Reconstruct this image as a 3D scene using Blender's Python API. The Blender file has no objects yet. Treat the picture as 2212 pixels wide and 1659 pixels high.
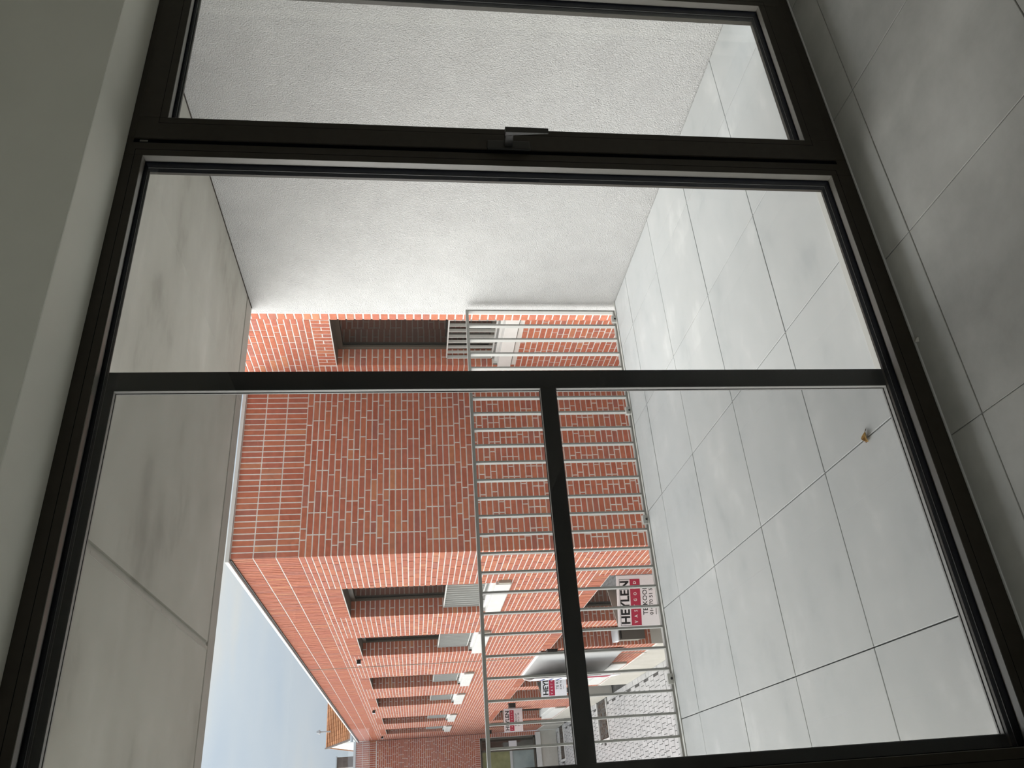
import bpy, bmesh, math, random
from mathutils import Vector, Matrix, Euler
random.seed(7)
R = random.Random(11)
S = bpy.context.scene
C = S.collection
PW, PH, FPX, CAMZ = 2212, 1659, 1683.443, 1.48

# ------------------------------------------------------------------ camera
ROT = Matrix(((0.87495, 0.06870, -0.47935), (-0.48425, 0.10985, -0.86801), (-0.00697, 0.99157, 0.12938)))
def _rot():
    r, p, y = -0.0069694, -0.1297705, -0.5046654
    B = Matrix(((1, 0, 0), (0, 0, -1), (0, 1, 0)))
    Rz = Matrix.Rotation(y, 3, 'Z'); Rx = Matrix.Rotation(p, 3, 'X'); Rr = Matrix.Rotation(r, 3, 'Z')
    return Rz @ Rx @ B @ Rr
ROT = _rot()                                    # columns: right, up, back of the view; the phone lay on its side
cd = bpy.data.cameras.new('camera'); cam = bpy.data.objects.new('camera', cd); C.objects.link(cam)
cd.sensor_fit = 'HORIZONTAL'; cd.sensor_width = 36.0; cd.lens = FPX / PW * 36.0
cd.clip_start = 0.02; cd.clip_end = 500
rt, up, bk = ROT.col[0].copy(), ROT.col[1].copy(), ROT.col[2].copy()
M3 = Matrix((-up, rt, bk)).transposed()
cam.matrix_world = Matrix.Translation((0, 0, CAMZ)) @ M3.to_4x4()
S.camera = cam
ROTT = ROT.transposed()
def project(p):
    c = ROTT @ (Vector(p) - Vector((0, 0, CAMZ)))
    if c.z > -0.05: return None
    return (PW / 2 + FPX * c.y / c.z, PH / 2 + FPX * c.x / c.z)

# ------------------------------------------------------------------ light and exposure
S.view_settings.view_transform = 'Standard'; S.view_settings.look = 'None'
S.view_settings.gamma = 1.0; S.view_settings.use_curve_mapping = False
S.view_settings.exposure = 1.0
SKY = 1.0
SUN = 4.4
w = bpy.data.worlds.new('overcast_sky'); S.world = w; w.use_nodes = True
nt = w.node_tree; nt.nodes.clear()
def N(t, k, **kw):
    n = t.nodes.new(k)
    for a, b in kw.items(): setattr(n, a, b)
    return n
out = N(nt, 'ShaderNodeOutputWorld'); bg = N(nt, 'ShaderNodeBackground'); nt.links.new(bg.outputs[0], out.inputs[0])
tc = N(nt, 'ShaderNodeTexCoord'); sx = N(nt, 'ShaderNodeSeparateXYZ'); nt.links.new(tc.outputs['Generated'], sx.inputs[0])
mr = N(nt, 'ShaderNodeMapRange'); mr.inputs[1].default_value = 0; mr.inputs[2].default_value = 1     # overcast: the zenith three times the horizon
mr.inputs[3].default_value = 0.52; mr.inputs[4].default_value = 1.56; nt.links.new(sx.outputs[2], mr.inputs[0])
mp = N(nt, 'ShaderNodeMapping'); mp.inputs['Scale'].default_value = (1.2, 1.2, 7.0); nt.links.new(tc.outputs['Generated'], mp.inputs[0])
nz = N(nt, 'ShaderNodeTexNoise'); nz.inputs['Scale'].default_value = 1.6; nz.inputs['Detail'].default_value = 4; nt.links.new(mp.outputs[0], nz.inputs['Vector'])
cr = N(nt, 'ShaderNodeValToRGB'); nt.links.new(nz.outputs[0], cr.inputs[0])
e = cr.color_ramp.elements
e[0].position = 0.36; e[0].color = (0.72, 0.85, 1.0, 1); e[1].position = 0.66; e[1].color = (1.10, 1.06, 0.96, 1)
m_ = cr.color_ramp.elements.new(0.52); m_.color = (0.87, 0.96, 1.04, 1)
mx = N(nt, 'ShaderNodeVectorMath', operation='MULTIPLY')
nt.links.new(cr.outputs[0], mx.inputs[0]); nt.links.new(mr.outputs[0], mx.inputs[1])
nt.links.new(mx.outputs[0], bg.inputs[0]); bg.inputs[1].default_value = SKY
sd = bpy.data.lights.new('veiled_sun', 'SUN'); sd.energy = SUN; sd.angle = math.radians(75); sd.color = (1.0, 0.96, 0.9)
so = bpy.data.objects.new('veiled_sun', sd); C.objects.link(so)
so.rotation_euler = Vector((1.0, -1.05, -0.72)).to_track_quat('-Z', 'Y').to_euler()

# ------------------------------------------------------------------ materials
def mat(name, col, rough=0.6, spec=0.5, metal=0.0):
    m = bpy.data.materials.new(name); m.use_nodes = True
    b = m.node_tree.nodes['Principled BSDF']
    b.inputs['Base Color'].default_value = (*col, 1); b.inputs['Roughness'].default_value = rough
    b.inputs['Specular IOR Level'].default_value = spec; b.inputs['Metallic'].default_value = metal
    return m
def noisy(name, cols, scale=4.0, detail=5, rough=0.6, spec=0.4, bump=0.0, bscale=200.0, bdist=0.004, stretch=(1, 1, 1), vary=0.0, island=False, pos=(0.3, 0.7)):
    """colour from noise between the given colours, with fine relief; vary: lightness changes from piece to piece"""
    m = mat(name, cols[0], rough, spec); t = m.node_tree; b = t.nodes['Principled BSDF']
    co = N(t, 'ShaderNodeTexCoord'); mp = N(t, 'ShaderNodeMapping'); mp.inputs['Scale'].default_value = stretch
    geo = N(t, 'ShaderNodeNewGeometry')
    t.links.new(geo.outputs['Position'], mp.inputs[0])
    nz = N(t, 'ShaderNodeTexNoise'); nz.inputs['Scale'].default_value = scale; nz.inputs['Detail'].default_value = detail
    nz.inputs['Roughness'].default_value = 0.62
    t.links.new(mp.outputs[0], nz.inputs['Vector'])
    cr = N(t, 'ShaderNodeValToRGB'); el = cr.color_ramp.elements
    el[0].position = pos[0]; el[1].position = pos[1]
    el[0].color = (*cols[0], 1); el[1].color = (*cols[-1], 1)
    for i, c in enumerate(cols[1:-1]):
        k = el.new(pos[0] + (pos[1] - pos[0]) * (i + 1) / (len(cols) - 1)); k.color = (*c, 1)
    t.links.new(nz.outputs[0], cr.inputs[0])
    last = cr.outputs[0]
    if vary:
        oi = N(t, 'ShaderNodeObjectInfo'); ad = N(t, 'ShaderNodeMath', operation='ADD')
        t.links.new(oi.outputs['Random'], ad.inputs[0]); t.links.new(geo.outputs['Random Per Island'], ad.inputs[1])
        fr = N(t, 'ShaderNodeMath', operation='FRACT'); t.links.new(ad.outputs[0], fr.inputs[0])
        r = N(t, 'ShaderNodeMapRange'); r.inputs[3].default_value = 1 - vary; r.inputs[4].default_value = 1 + vary
        t.links.new(fr.outputs[0], r.inputs[0])
        v = N(t, 'ShaderNodeVectorMath', operation='MULTIPLY'); t.links.new(last, v.inputs[0]); t.links.new(r.outputs[0], v.inputs[1]); last = v.outputs[0]
    t.links.new(last, b.inputs['Base Color'])
    if bump:
        n2 = N(t, 'ShaderNodeTexNoise'); n2.inputs['Scale'].default_value = bscale; n2.inputs['Detail'].default_value = 3
        t.links.new(geo.outputs['Position'], n2.inputs['Vector'])
        bp = N(t, 'ShaderNodeBump'); bp.inputs['Strength'].default_value = bump; bp.inputs['Distance'].default_value = bdist
        t.links.new(n2.outputs[0], bp.inputs['Height']); t.links.new(bp.outputs[0], b.inputs['Normal'])
    return m
def brick_mat(name):
    m = mat(name, (0.4, 0.15, 0.09), 0.85, 0.25); t = m.node_tree; b = t.nodes['Principled BSDF']
    oi = N(t, 'ShaderNodeObjectInfo'); geo = N(t, 'ShaderNodeNewGeometry')
    ad = N(t, 'ShaderNodeMath', operation='ADD'); t.links.new(oi.outputs['Random'], ad.inputs[0]); t.links.new(geo.outputs['Random Per Island'], ad.inputs[1])
    fr = N(t, 'ShaderNodeMath', operation='FRACT'); t.links.new(ad.outputs[0], fr.inputs[0])
    cr = N(t, 'ShaderNodeValToRGB'); t.links.new(fr.outputs[0], cr.inputs[0]); el = cr.color_ramp.elements
    tones = [(0.0, (0.40, 0.125, 0.078)), (0.3, (0.46, 0.155, 0.09)), (0.55, (0.42, 0.14, 0.095)), (0.75, (0.48, 0.172, 0.098)), (0.9, (0.36, 0.132, 0.10)), (1.0, (0.52, 0.215, 0.115))]
    el[0].color = (*tones[0][1], 1); el[1].position = 1.0; el[1].color = (*tones[-1][1], 1)
    for p, c in tones[1:-1]:
        k = el.new(p); k.color = (*c, 1)
    nz = N(t, 'ShaderNodeTexNoise'); nz.inputs['Scale'].default_value = 28; nz.inputs['Detail'].default_value = 4; t.links.new(geo.outputs['Position'], nz.inputs['Vector'])
    r = N(t, 'ShaderNodeMapRange'); r.inputs[1].default_value = 0.3; r.inputs[2].default_value = 0.72; r.inputs[3].default_value = 0.86; r.inputs[4].default_value = 1.2
    t.links.new(nz.outputs[0], r.inputs[0])
    v = N(t, 'ShaderNodeVectorMath', operation='MULTIPLY'); t.links.new(cr.outputs[0], v.inputs[0]); t.links.new(r.outputs[0], v.inputs[1])
    t.links.new(v.outputs[0], b.inputs['Base Color'])
    return m
def glass(name, tint=(0.968, 0.972, 0.972), ior=1.45):
    m = bpy.data.materials.new(name); m.use_nodes = True; t = m.node_tree; t.nodes.clear()
    o = N(t, 'ShaderNodeOutputMaterial'); mx = N(t, 'ShaderNodeMixShader'); tr = N(t, 'ShaderNodeBsdfTransparent'); gl = N(t, 'ShaderNodeBsdfGlossy'); fr = N(t, 'ShaderNodeFresnel')
    tr.inputs[0].default_value = (*tint, 1); gl.inputs['Roughness'].default_value = 0.0; fr.inputs[0].default_value = ior
    ge = N(t, 'ShaderNodeNewGeometry'); mr_ = N(t, 'ShaderNodeMapRange'); mr_.inputs[3].default_value = ior; mr_.inputs[4].default_value = 1 / ior   # same reflectance on both faces
    t.links.new(ge.outputs['Backfacing'], mr_.inputs[0]); t.links.new(mr_.outputs[0], fr.inputs[0])
    t.links.new(fr.outputs[0], mx.inputs[0]); t.links.new(tr.outputs[0], mx.inputs[1]); t.links.new(gl.outputs[0], mx.inputs[2]); t.links.new(mx.outputs[0], o.inputs[0])
    return m
def net(name, cover, col):
    m = bpy.data.materials.new(name); m.use_nodes = True; t = m.node_tree; t.nodes.clear()
    o = N(t, 'ShaderNodeOutputMaterial'); mx = N(t, 'ShaderNodeMixShader'); tr = N(t, 'ShaderNodeBsdfTransparent'); df = N(t, 'ShaderNodeBsdfDiffuse')
    df.inputs[0].default_value = (*col, 1); mx.inputs[0].default_value = cover
    t.links.new(tr.outputs[0], mx.inputs[1]); t.links.new(df.outputs[0], mx.inputs[2]); t.links.new(mx.outputs[0], o.inputs[0])
    return m
MAT = dict(
    frame=noisy('bronze_frame', [(0.026, 0.021, 0.014), (0.033, 0.027, 0.019)], 30, 3, 0.45, 0.35),
    bead=mat('bronze_bead', (0.135, 0.128, 0.112), 0.38, 0.5),
    gasket=mat('black_rubber', (0.003, 0.0035, 0.005), 0.9, 0.02),
    screenframe=mat('charcoal_screen_frame', (0.030, 0.032, 0.031), 0.5, 0.35),
    handle=mat('dark_handle', (0.020, 0.019, 0.016), 0.38, 0.5),
    net=net('insect_net', 0.385, (0.05, 0.05, 0.05)),
    glass=glass('window_glass'),
    plaster_in=noisy('indoor_plaster', [(0.80, 0.795, 0.71), (0.84, 0.83, 0.745)], 3, 3, 0.9, 0.2, 0.05, 500),
    paint_muted=mat('muted_wall_paint', (0.33, 0.315, 0.28), 0.85, 0.2),
    channel=mat('pale_screen_channel', (0.36, 0.355, 0.34), 0.45, 0.5),
    tile_in=noisy('indoor_tile', [(0.34, 0.34, 0.322), (0.44, 0.438, 0.42), (0.53, 0.53, 0.51)], 2.4, 11, 0.62, 0.3, 0.03, 350, vary=0.03),
    grout=mat('grout', (0.40, 0.40, 0.38), 0.9),
    tile_out=noisy('terrace_tile', [(0.50, 0.518, 0.525), (0.575, 0.59, 0.592), (0.60, 0.612, 0.613), (0.70, 0.71, 0.705)], 2.4, 11, 0.72, 0.25, 0.03, 350, stretch=(1, 1.6, 1), vary=0.02),
    gap=mat('open_joint', (0.012, 0.011, 0.016), 0.9, 0.1),
    plaster_out=noisy('rough_white_plaster', [(0.56, 0.555, 0.55), (0.62, 0.615, 0.61)], 5, 4, 0.95, 0.1, 1.0, 150, 0.012),
    concrete=noisy('concrete_soffit', [(0.33, 0.32, 0.28), (0.47, 0.46, 0.41), (0.52, 0.51, 0.46), (0.60, 0.59, 0.54)], 1.7, 13, 0.85, 0.2, 0.15, 60, stretch=(0.9, 1.7, 1), pos=(0.27, 0.74)),
    concrete_rim=noisy('concrete_rim', [(0.42, 0.40, 0.36), (0.47, 0.45, 0.41)], 4, 5, 0.85, 0.2),
    caulk=mat('dark_crack', (0.06, 0.05, 0.045), 0.9, 0.1),
    rail=mat('grey_lacquered_steel', (0.33, 0.33, 0.312), 0.42, 0.5),
    rail_edge=mat('pale_aluminium', (0.60, 0.60, 0.57), 0.5, 0.5),
    brick=brick_mat('red_brick'),
    mortar=noisy('pale_mortar', [(0.70, 0.68, 0.64), (0.78, 0.76, 0.72)], 14, 4, 0.95, 0.1),
    winframe=mat('taupe_window_frame', (0.10, 0.085, 0.068), 0.5, 0.4),
    winglass=mat('dark_window_glass', (0.022, 0.021, 0.019), 0.03, 0.9),
    stone=noisy('pale_stone', [(0.66, 0.65, 0.62), (0.74, 0.73, 0.70)], 5, 5, 0.8, 0.2),
    stone_end=noisy('weathered_stone', [(0.36, 0.33, 0.28), (0.44, 0.41, 0.35)], 8, 5, 0.85, 0.2),
    plinth=noisy('cement_plinth', [(0.52, 0.49, 0.43), (0.60, 0.57, 0.51)], 3, 6, 0.9, 0.15),
    coping=mat('white_metal_coping', (0.56, 0.57, 0.56), 0.5, 0.4),
    board=mat('white_sign_board', (0.86, 0.86, 0.87), 0.5, 0.4),
    board_back=mat('grey_board_back', (0.36, 0.37, 0.34), 0.7, 0.3),
    ink=mat('black_ink', (0.012, 0.012, 0.014), 0.6, 0.2),
    red=mat('crimson_print', (0.42, 0.025, 0.065), 0.6, 0.3),
    blue=mat('blue_print', (0.06, 0.08, 0.30), 0.6, 0.3),
    white=mat('white_print', (0.80, 0.78, 0.78), 0.6, 0.3),
    fabric=noisy('grey_screen_fabric', [(0.50, 0.50, 0.49), (0.55, 0.55, 0.54)], 3, 3, 0.85, 0.2),
    mailbox=mat('taupe_mailbox', (0.12, 0.105, 0.09), 0.5, 0.4),
    mailbox_side=mat('sand_mailbox_side', (0.38, 0.36, 0.31), 0.5, 0.4),
    brass=mat('brass', (0.75, 0.55, 0.15), 0.3, 0.5, 0.8),
    lamp=mat('black_lamp', (0.015, 0.015, 0.015), 0.5, 0.3),
    paver=noisy('pale_paver', [(0.42, 0.41, 0.40), (0.54, 0.53, 0.52)], 6, 4, 0.9, 0.15, vary=0.06),
    sandjoint=noisy('paver_joint', [(0.06, 0.058, 0.055), (0.13, 0.125, 0.12)], 5, 4, 0.95, 0.1),
    mulch=noisy('bark_mulch', [(0.05, 0.034, 0.026), (0.12, 0.085, 0.065), (0.24, 0.19, 0.15)], 34, 6, 0.95, 0.1, 1.0, 40),
    rooftile=noisy('orange_rooftile', [(0.40, 0.17, 0.075), (0.52, 0.24, 0.11)], 4, 4, 0.8, 0.2, vary=0.15),
    whitewall=mat('white_house_wall', (0.72, 0.72, 0.70), 0.85, 0.2),
    chimney=noisy('brown_chimney', [(0.13, 0.10, 0.09), (0.19, 0.15, 0.13)], 9, 4, 0.9, 0.2),
    gutter=mat('zinc', (0.45, 0.46, 0.47), 0.5, 0.5),
    green=noisy('painted_garden_glass', [(0.13, 0.14, 0.05), (0.30, 0.31, 0.14)], 2.5, 4, 0.25, 0.5),  # reflection and view of a bright garden painted into the pane colour
    teal=noisy('tinted_glass', [(0.16, 0.21, 0.21), (0.34, 0.40, 0.39)], 1.2, 3, 0.2, 0.5),
    leaf=mat('ochre_leaf', (0.62, 0.40, 0.14), 0.7, 0.3), leafdark=mat('brown_leaf', (0.16, 0.08, 0.035), 0.8, 0.2),
    paper=mat('white_scrap', (0.62, 0.60, 0.55), 0.9, 0.2), twig=mat('twig', (0.12, 0.08, 0.06), 0.9, 0.1),
)

# ------------------------------------------------------------------ helpers
class MB:
    def __init__(s): s.v = []; s.f = []
    def quad(s, *p):
        i = len(s.v); s.v += [tuple(q) for q in p]; s.f.append(tuple(range(i, i + len(p))))
    def box(s, a, b):
        x0, y0, z0 = [min(p, q) for p, q in zip(a, b)]; x1, y1, z1 = [max(p, q) for p, q in zip(a, b)]
        i = len(s.v)
        s.v += [(x0, y0, z0), (x1, y0, z0), (x1, y1, z0), (x0, y1, z0), (x0, y0, z1), (x1, y0, z1), (x1, y1, z1), (x0, y1, z1)]
        s.f += [tuple(i + k for k in q) for q in ((0, 3, 2, 1), (4, 5, 6, 7), (0, 1, 5, 4), (1, 2, 6, 5), (2, 3, 7, 6), (3, 0, 4, 7))]
        return s
    def hexa(s, p):                                   # eight corners: bottom ring, top ring
        i = len(s.v); s.v += [tuple(q) for q in p]
        s.f += [tuple(i + k for k in q) for q in ((0, 3, 2, 1), (4, 5, 6, 7), (0, 1, 5, 4), (1, 2, 6, 5), (2, 3, 7, 6), (3, 0, 4, 7))]
        return s
    def slab(s, poly, n, t):                          # polygon extruded by t along n
        n = Vector(n).normalized() * t; i = len(s.v); k = len(poly)
        s.v += [tuple(p) for p in poly] + [tuple(Vector(p) + n) for p in poly]
        s.f.append(tuple(i + j for j in range(k))); s.f.append(tuple(i + k + j for j in reversed(range(k))))
        for j in range(k): s.f.append((i + j, i + (j + 1) % k, i + k + (j + 1) % k, i + k + j))
        return s
    def tube(s, a, b, r, seg=10, r2=None):
        a, b = Vector(a), Vector(b); d = (b - a).normalized(); r2 = r if r2 is None else r2
        u = d.orthogonal().normalized(); w_ = d.cross(u); i = len(s.v)
        for c, q in ((a, r), (b, r2)):
            for k in range(seg):
                t = 2 * math.pi * k / seg; s.v.append(tuple(c + u * math.cos(t) * q + w_ * math.sin(t) * q))
        for k in range(seg): s.f.append((i + k, i + (k + 1) % seg, i + seg + (k + 1) % seg, i + seg + k))
        s.f.append(tuple(i + k for k in reversed(range(seg)))); s.f.append(tuple(i + seg + k for k in range(seg)))
        return s
    def mesh(s, name, m):
        me = bpy.data.meshes.new(name); me.from_pydata(s.v, [], s.f)
        if m: me.materials.append(MAT[m] if isinstance(m, str) else m)
        bm = bmesh.new(); bm.from_mesh(me); bmesh.ops.recalc_face_normals(bm, faces=bm.faces); bm.to_mesh(me); bm.free()
        return me
    def build(s, name, m, parent=None, bevel=0.0):
        o = bpy.data.objects.new(name, s.mesh(name, m)); C.objects.link(o)
        if bevel:
            md = o.modifiers.new('bevel', 'BEVEL'); md.width = bevel; md.segments = 2; md.limit_method = 'ANGLE'
        return adopt(o, parent)
def adopt(o, parent):
    if parent is not None:
        o.parent = parent; o.matrix_parent_inverse = Matrix.Translation(-loc_of(parent))
    return o
def loc_of(o):                                        # every holder here is only ever translated
    p = Vector(o.location)
    if o.parent: p = p + loc_of(o.parent) + o.matrix_parent_inverse.translation
    return p
def empty(name, loc=(0, 0, 0), parent=None, **props):
    o = bpy.data.objects.new(name, None); o.empty_display_size = 0.1; C.objects.link(o); o.location = loc
    adopt(o, parent)
    for k, v in props.items(): o[k] = v
    return o
def tag(o, **props):
    for k, v in props.items(): o[k] = v
    return o
def box(name, a, b, m, parent=None, bevel=0.0, **props):
    return tag(MB().box(a, b).build(name, m, parent, bevel), **props)
_fonts = {}
def text(name, body, mw, m, parent, width=None, bold=0.0, align='LEFT', depth=0.0008, height=None):
    cu = bpy.data.curves.new(name, 'FONT'); cu.body = body; cu.size = 1.0; cu.align_x = align; cu.offset = bold; cu.extrude = depth; cu.resolution_u = 2
    o = bpy.data.objects.new(name, cu); C.objects.link(o)
    bpy.context.view_layer.update()
    me = bpy.data.meshes.new_from_object(o.evaluated_get(bpy.context.evaluated_depsgraph_get()))
    bpy.data.objects.remove(o)
    xs = [v.co.x for v in me.vertices]; ys = [v.co.y for v in me.vertices]
    x0, x1, y0, y1 = min(xs), max(xs), min(ys), max(ys)
    kx = width / (x1 - x0) if width else 1; ky = height / (y1 - y0) if height else kx
    for v in me.vertices: v.co.x = (v.co.x - x0) * kx; v.co.y = (v.co.y - y0) * ky
    me.transform(mw); me.materials.clear(); me.materials.append(MAT[m]); me.name = name
    o = bpy.data.objects.new(name, me); C.objects.link(o)
    return adopt(o, parent)

# ---- brickwork: every brick is a small block set proud of its mortar bed
CO, JT = 0.0608, 0.0130
UNIT = None
def unit_block():
    global UNIT
    if UNIT is None:
        b = MB(); b.box((-.5, -.5, -.5), (.5, .5, .5)); UNIT = b.mesh('brick', 'brick')
    return UNIT
class Bricks:
    """collects bricks on planes; the ones that show largest become parts, the rest one joined part"""
    def __init__(s): s.items = []
    def put(s, o, u, n, ua, ub, za, zb, proud=0.0):
        j = R.uniform(-.0012, .0012)
        c = Vector(o) + Vector(u) * ((ua + ub) / 2); c.z = o[2] + (za + zb) / 2
        s.items.append((c + Vector(n) * (proud + j - .010), Vector(u), Vector(n), ub - ua, zb - za))
    def course_fill(s, o, u, n, u0, u1, za, zb, shift=None):
        L, H = 0.21, 0.0995
        x = u0
        first = True
        while x < u1 - 0.03:
            if first:
                l = R.choice((0.0995, 0.16, 0.21, 0.21, 0.13)); first = False
            else: l = L if R.random() < 0.74 else H
            e = min(x + l, u1)
            if u1 - e < 0.05: e = u1
            s.put(o, u, n, x, e, za, zb); x = e + JT
    def wall(s, o, u, n, u0, u1, z0, z1, holes=()):
        k0 = math.ceil((z0 - 0.0) / CO - 1e-6); k = k0
        while k * CO + CO - JT <= z1 + 0.004:
            za, zb = k * CO, k * CO + CO - JT
            cuts = [(max(a, u0), min(b, u1)) for a, b, c, d in holes if c < zb - .012 and d > za + .012 and b > u0 and a < u1]
            cuts.sort(); x = u0
            for a, b in cuts:
                if a - x > 0.04: s.course_fill(o, u, n, x, a, za, zb)
                x = max(x, b)
            if u1 - x > 0.04: s.course_fill(o, u, n, x, u1, za, zb)
            k += 1
    def soldiers(s, o, u, n, u0, u1, z0, z1, split=False):
        cnt = max(1, round((u1 - u0) / CO)); p = (u1 - u0) / cnt
        for i in range(cnt):
            a, b = u0 + i * p + JT / 2, u0 + (i + 1) * p - JT / 2
            if split and i % 2:
                zm = (z0 + z1) / 2; s.put(o, u, n, a, b, z0 + JT / 2, zm - JT / 2); s.put(o, u, n, a, b, zm + JT / 2, z1 - JT / 2)
            else: s.put(o, u, n, a, b, z0 + JT / 2, z1 - JT / 2)
    def finish(s, parent, limit, region, depth=0.10, stuff='brickwork'):
        sc = []
        for i, (c, u, n, l, h) in enumerate(s.items):
            p = project(c); a = 0
            if p and region(p, c):
                q1, q2, q3 = project(c + u * l / 2), project(c + Vector((0, 0, h / 2))), p
                if q1 and q2: a = abs((q1[0] - p[0]) * (q2[1] - p[1]) - (q1[1] - p[1]) * (q2[0] - p[0]))
            sc.append((a, i))
        sc.sort(reverse=True)
        pick = {i for a, i in sc[:limit] if a > 4}
        mb = MB(); T = 0.024; inv = Matrix.Translation(-loc_of(parent))
        for i, (c, u, n, l, h) in enumerate(s.items):
            cc = c - n * (T / 2 - .010)
            if i in pick:
                o = bpy.data.objects.new('brick', unit_block()); C.objects.link(o); o.parent = parent; o.matrix_parent_inverse = inv
                o.matrix_basis = Matrix.Translation(cc) @ Matrix((u * l, n * T, Vector((0, 0, h)))).transposed().to_4x4()
            else:
                z = Vector((0, 0, h / 2)); a, b = u * l / 2, n * T / 2
                k = len(mb.v)
                mb.v += [tuple(cc + q) for q in (-a + b - z, a + b - z, a + b + z, -a + b + z, -a - b - z, a - b - z, a - b + z, -a - b + z)]
                mb.f += [(k, k + 1, k + 2, k + 3), (k + 4, k, k + 3, k + 7), (k + 1, k + 5, k + 6, k + 2), (k + 3, k + 2, k + 6, k + 7), (k + 4, k + 5, k + 1, k)]
        if mb.v: tag(mb.build(stuff, 'brick', parent), kind='stuff')
def bed(parent, o, u, n, u0, u1, z0, z1, holes, thick=0.30, name='mortar_bed', m='mortar'):
    """the wall body behind the bricks, cut round the openings"""
    us = sorted({u0, u1, *[min(max(h, u0), u1) for q in holes for h in q[:2]]}); zs = sorted({z0, z1, *[min(max(h, z0), z1) for q in holes for h in q[2:]]})
    mb = MB(); u, n = Vector(u), Vector(n); f = -0.004
    for a, b in zip(us, us[1:]):
        for c, d in zip(zs, zs[1:]):
            if b - a < 1e-5 or d - c < 1e-5: continue
            if any(q[0] < (a + b) / 2 < q[1] and q[2] < (c + d) / 2 < q[3] for q in holes): continue
            P = []
            for z in (c, d):
                for uu, dd in ((a, f), (b, f), (b, f - thick), (a, f - thick)):
                    p = Vector(o) + u * uu + n * dd; p.z = o[2] + z; P.append(p)
            mb.hexa(P)
    return mb.build(name, m, parent)

# ================================================================== THE ROOM
XJ = [2.042 - 0.6085 * k for k in range(-1, 12)]       # indoor tile joints
floor = tag(MB().box((-4.2, -5.6, -0.10), (2.95, 1.92, -0.0045)).build('floor', 'grout'), kind='structure', label='indoor floor of large grey stone-look tiles by the window')
def tiles(parent, xs, ys, m, joint, top=0.0, thick=0.02):
    for xa, xb in zip(xs, xs[1:]):
        for ya, yb in zip(ys, ys[1:]):
            t = R.uniform(-.0006, .0006); h = joint / 2
            mb = MB(); ch = 0.0012
            x0, x1, y0, y1 = xa + h, xb - h, ya + h, yb - h
            mb.hexa([(x0, y0, top + t - thick), (x1, y0, top + t - thick), (x1, y1, top + t - thick), (x0, y1, top + t - thick)] + [(x0, y0, top + t - ch), (x1, y0, top + t - ch), (x1, y1, top + t - ch), (x0, y1, top + t - ch)])
            mb.f.pop(1)
            k = len(mb.v); mb.v += [(x0 + ch, y0 + ch, top + t), (x1 - ch, y0 + ch, top + t), (x1 - ch, y1 - ch, top + t), (x0 + ch, y1 - ch, top + t)]
            mb.f += [(k, k + 1, k + 2, k + 3)] + [(4 + i, 4 + (i + 1) % 4, k + (i + 1) % 4, k + i) for i in range(4)]
            mb.build('tile', m, parent)
xs_in = sorted([x for x in XJ if -4.2 < x < 2.9] + [2.95]); xs_in = [x for x in xs_in if x > -2.0]
ys_in = [-0.73, -0.13, 0.47, 1.07, 1.669, 1.812]
tiles(floor, xs_in, ys_in, 'tile_in', 0.003)
tag(MB().box((-4.2, -5.6, -0.0044), (2.95, -0.735, -0.0005)).build('tile_field', 'tile_in', floor), kind='stuff')

ZH = 2.323                                             # window head
wf = MB()
wf.box((-4.2, 1.602, ZH), (2.95, 1.98, 2.80)); wf.box((-4.2, 1.602, -0.1), (-0.04, 1.98, ZH)); wf.box((2.80, 1.602, -0.1), (2.95, 1.98, ZH))
wf = tag(wf.build('wall_front', 'plaster_in', None, 0.004), kind='structure', label='plastered inner wall above the window, its deep head lit from outside')
wr = box('wall_right', (2.95, -5.6, -0.1), (3.10, 1.602, 2.80), 'paint_muted', kind='structure', label='muted painted side wall of the room')
wl = MB()                                              # left wall with a large unseen window added to light the room
wl.box((-4.35, -5.6, -0.1), (-4.2, -5.2, 2.8)); wl.box((-4.35, -0.2, -0.1), (-4.2, 1.98, 2.8)); wl.box((-4.35, -5.2, 2.6), (-4.2, -0.2, 2.8)); wl.box((-4.35, -5.2, -0.1), (-4.2, -0.2, 0.1))
tag(wl.build('wall_left', 'plaster_in'), kind='structure', label='plastered wall with a wide out-of-view window added to light the room')
wb = MB(); BX0, BX1, BZ0, BZ1 = 0.40, 0.95, 1.90, 2.22
wb.box((-4.35, -5.75, -0.1), (BX0, -5.6, 2.8)); wb.box((BX1, -5.75, -0.1), (3.10, -5.6, 2.8)); wb.box((BX0, -5.75, BZ1), (BX1, -5.6, 2.8)); wb.box((BX0, -5.75, -0.1), (BX1, -5.6, BZ0))
tag(wb.build('wall_back', 'paint_muted'), kind='structure', label='muted painted wall behind the viewer with a small high window')
box('ceiling', (-4.35, -5.75, 2.80), (3.10, 1.98, 2.95), 'plaster_in', kind='structure', label='plain white ceiling of the room')
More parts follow.
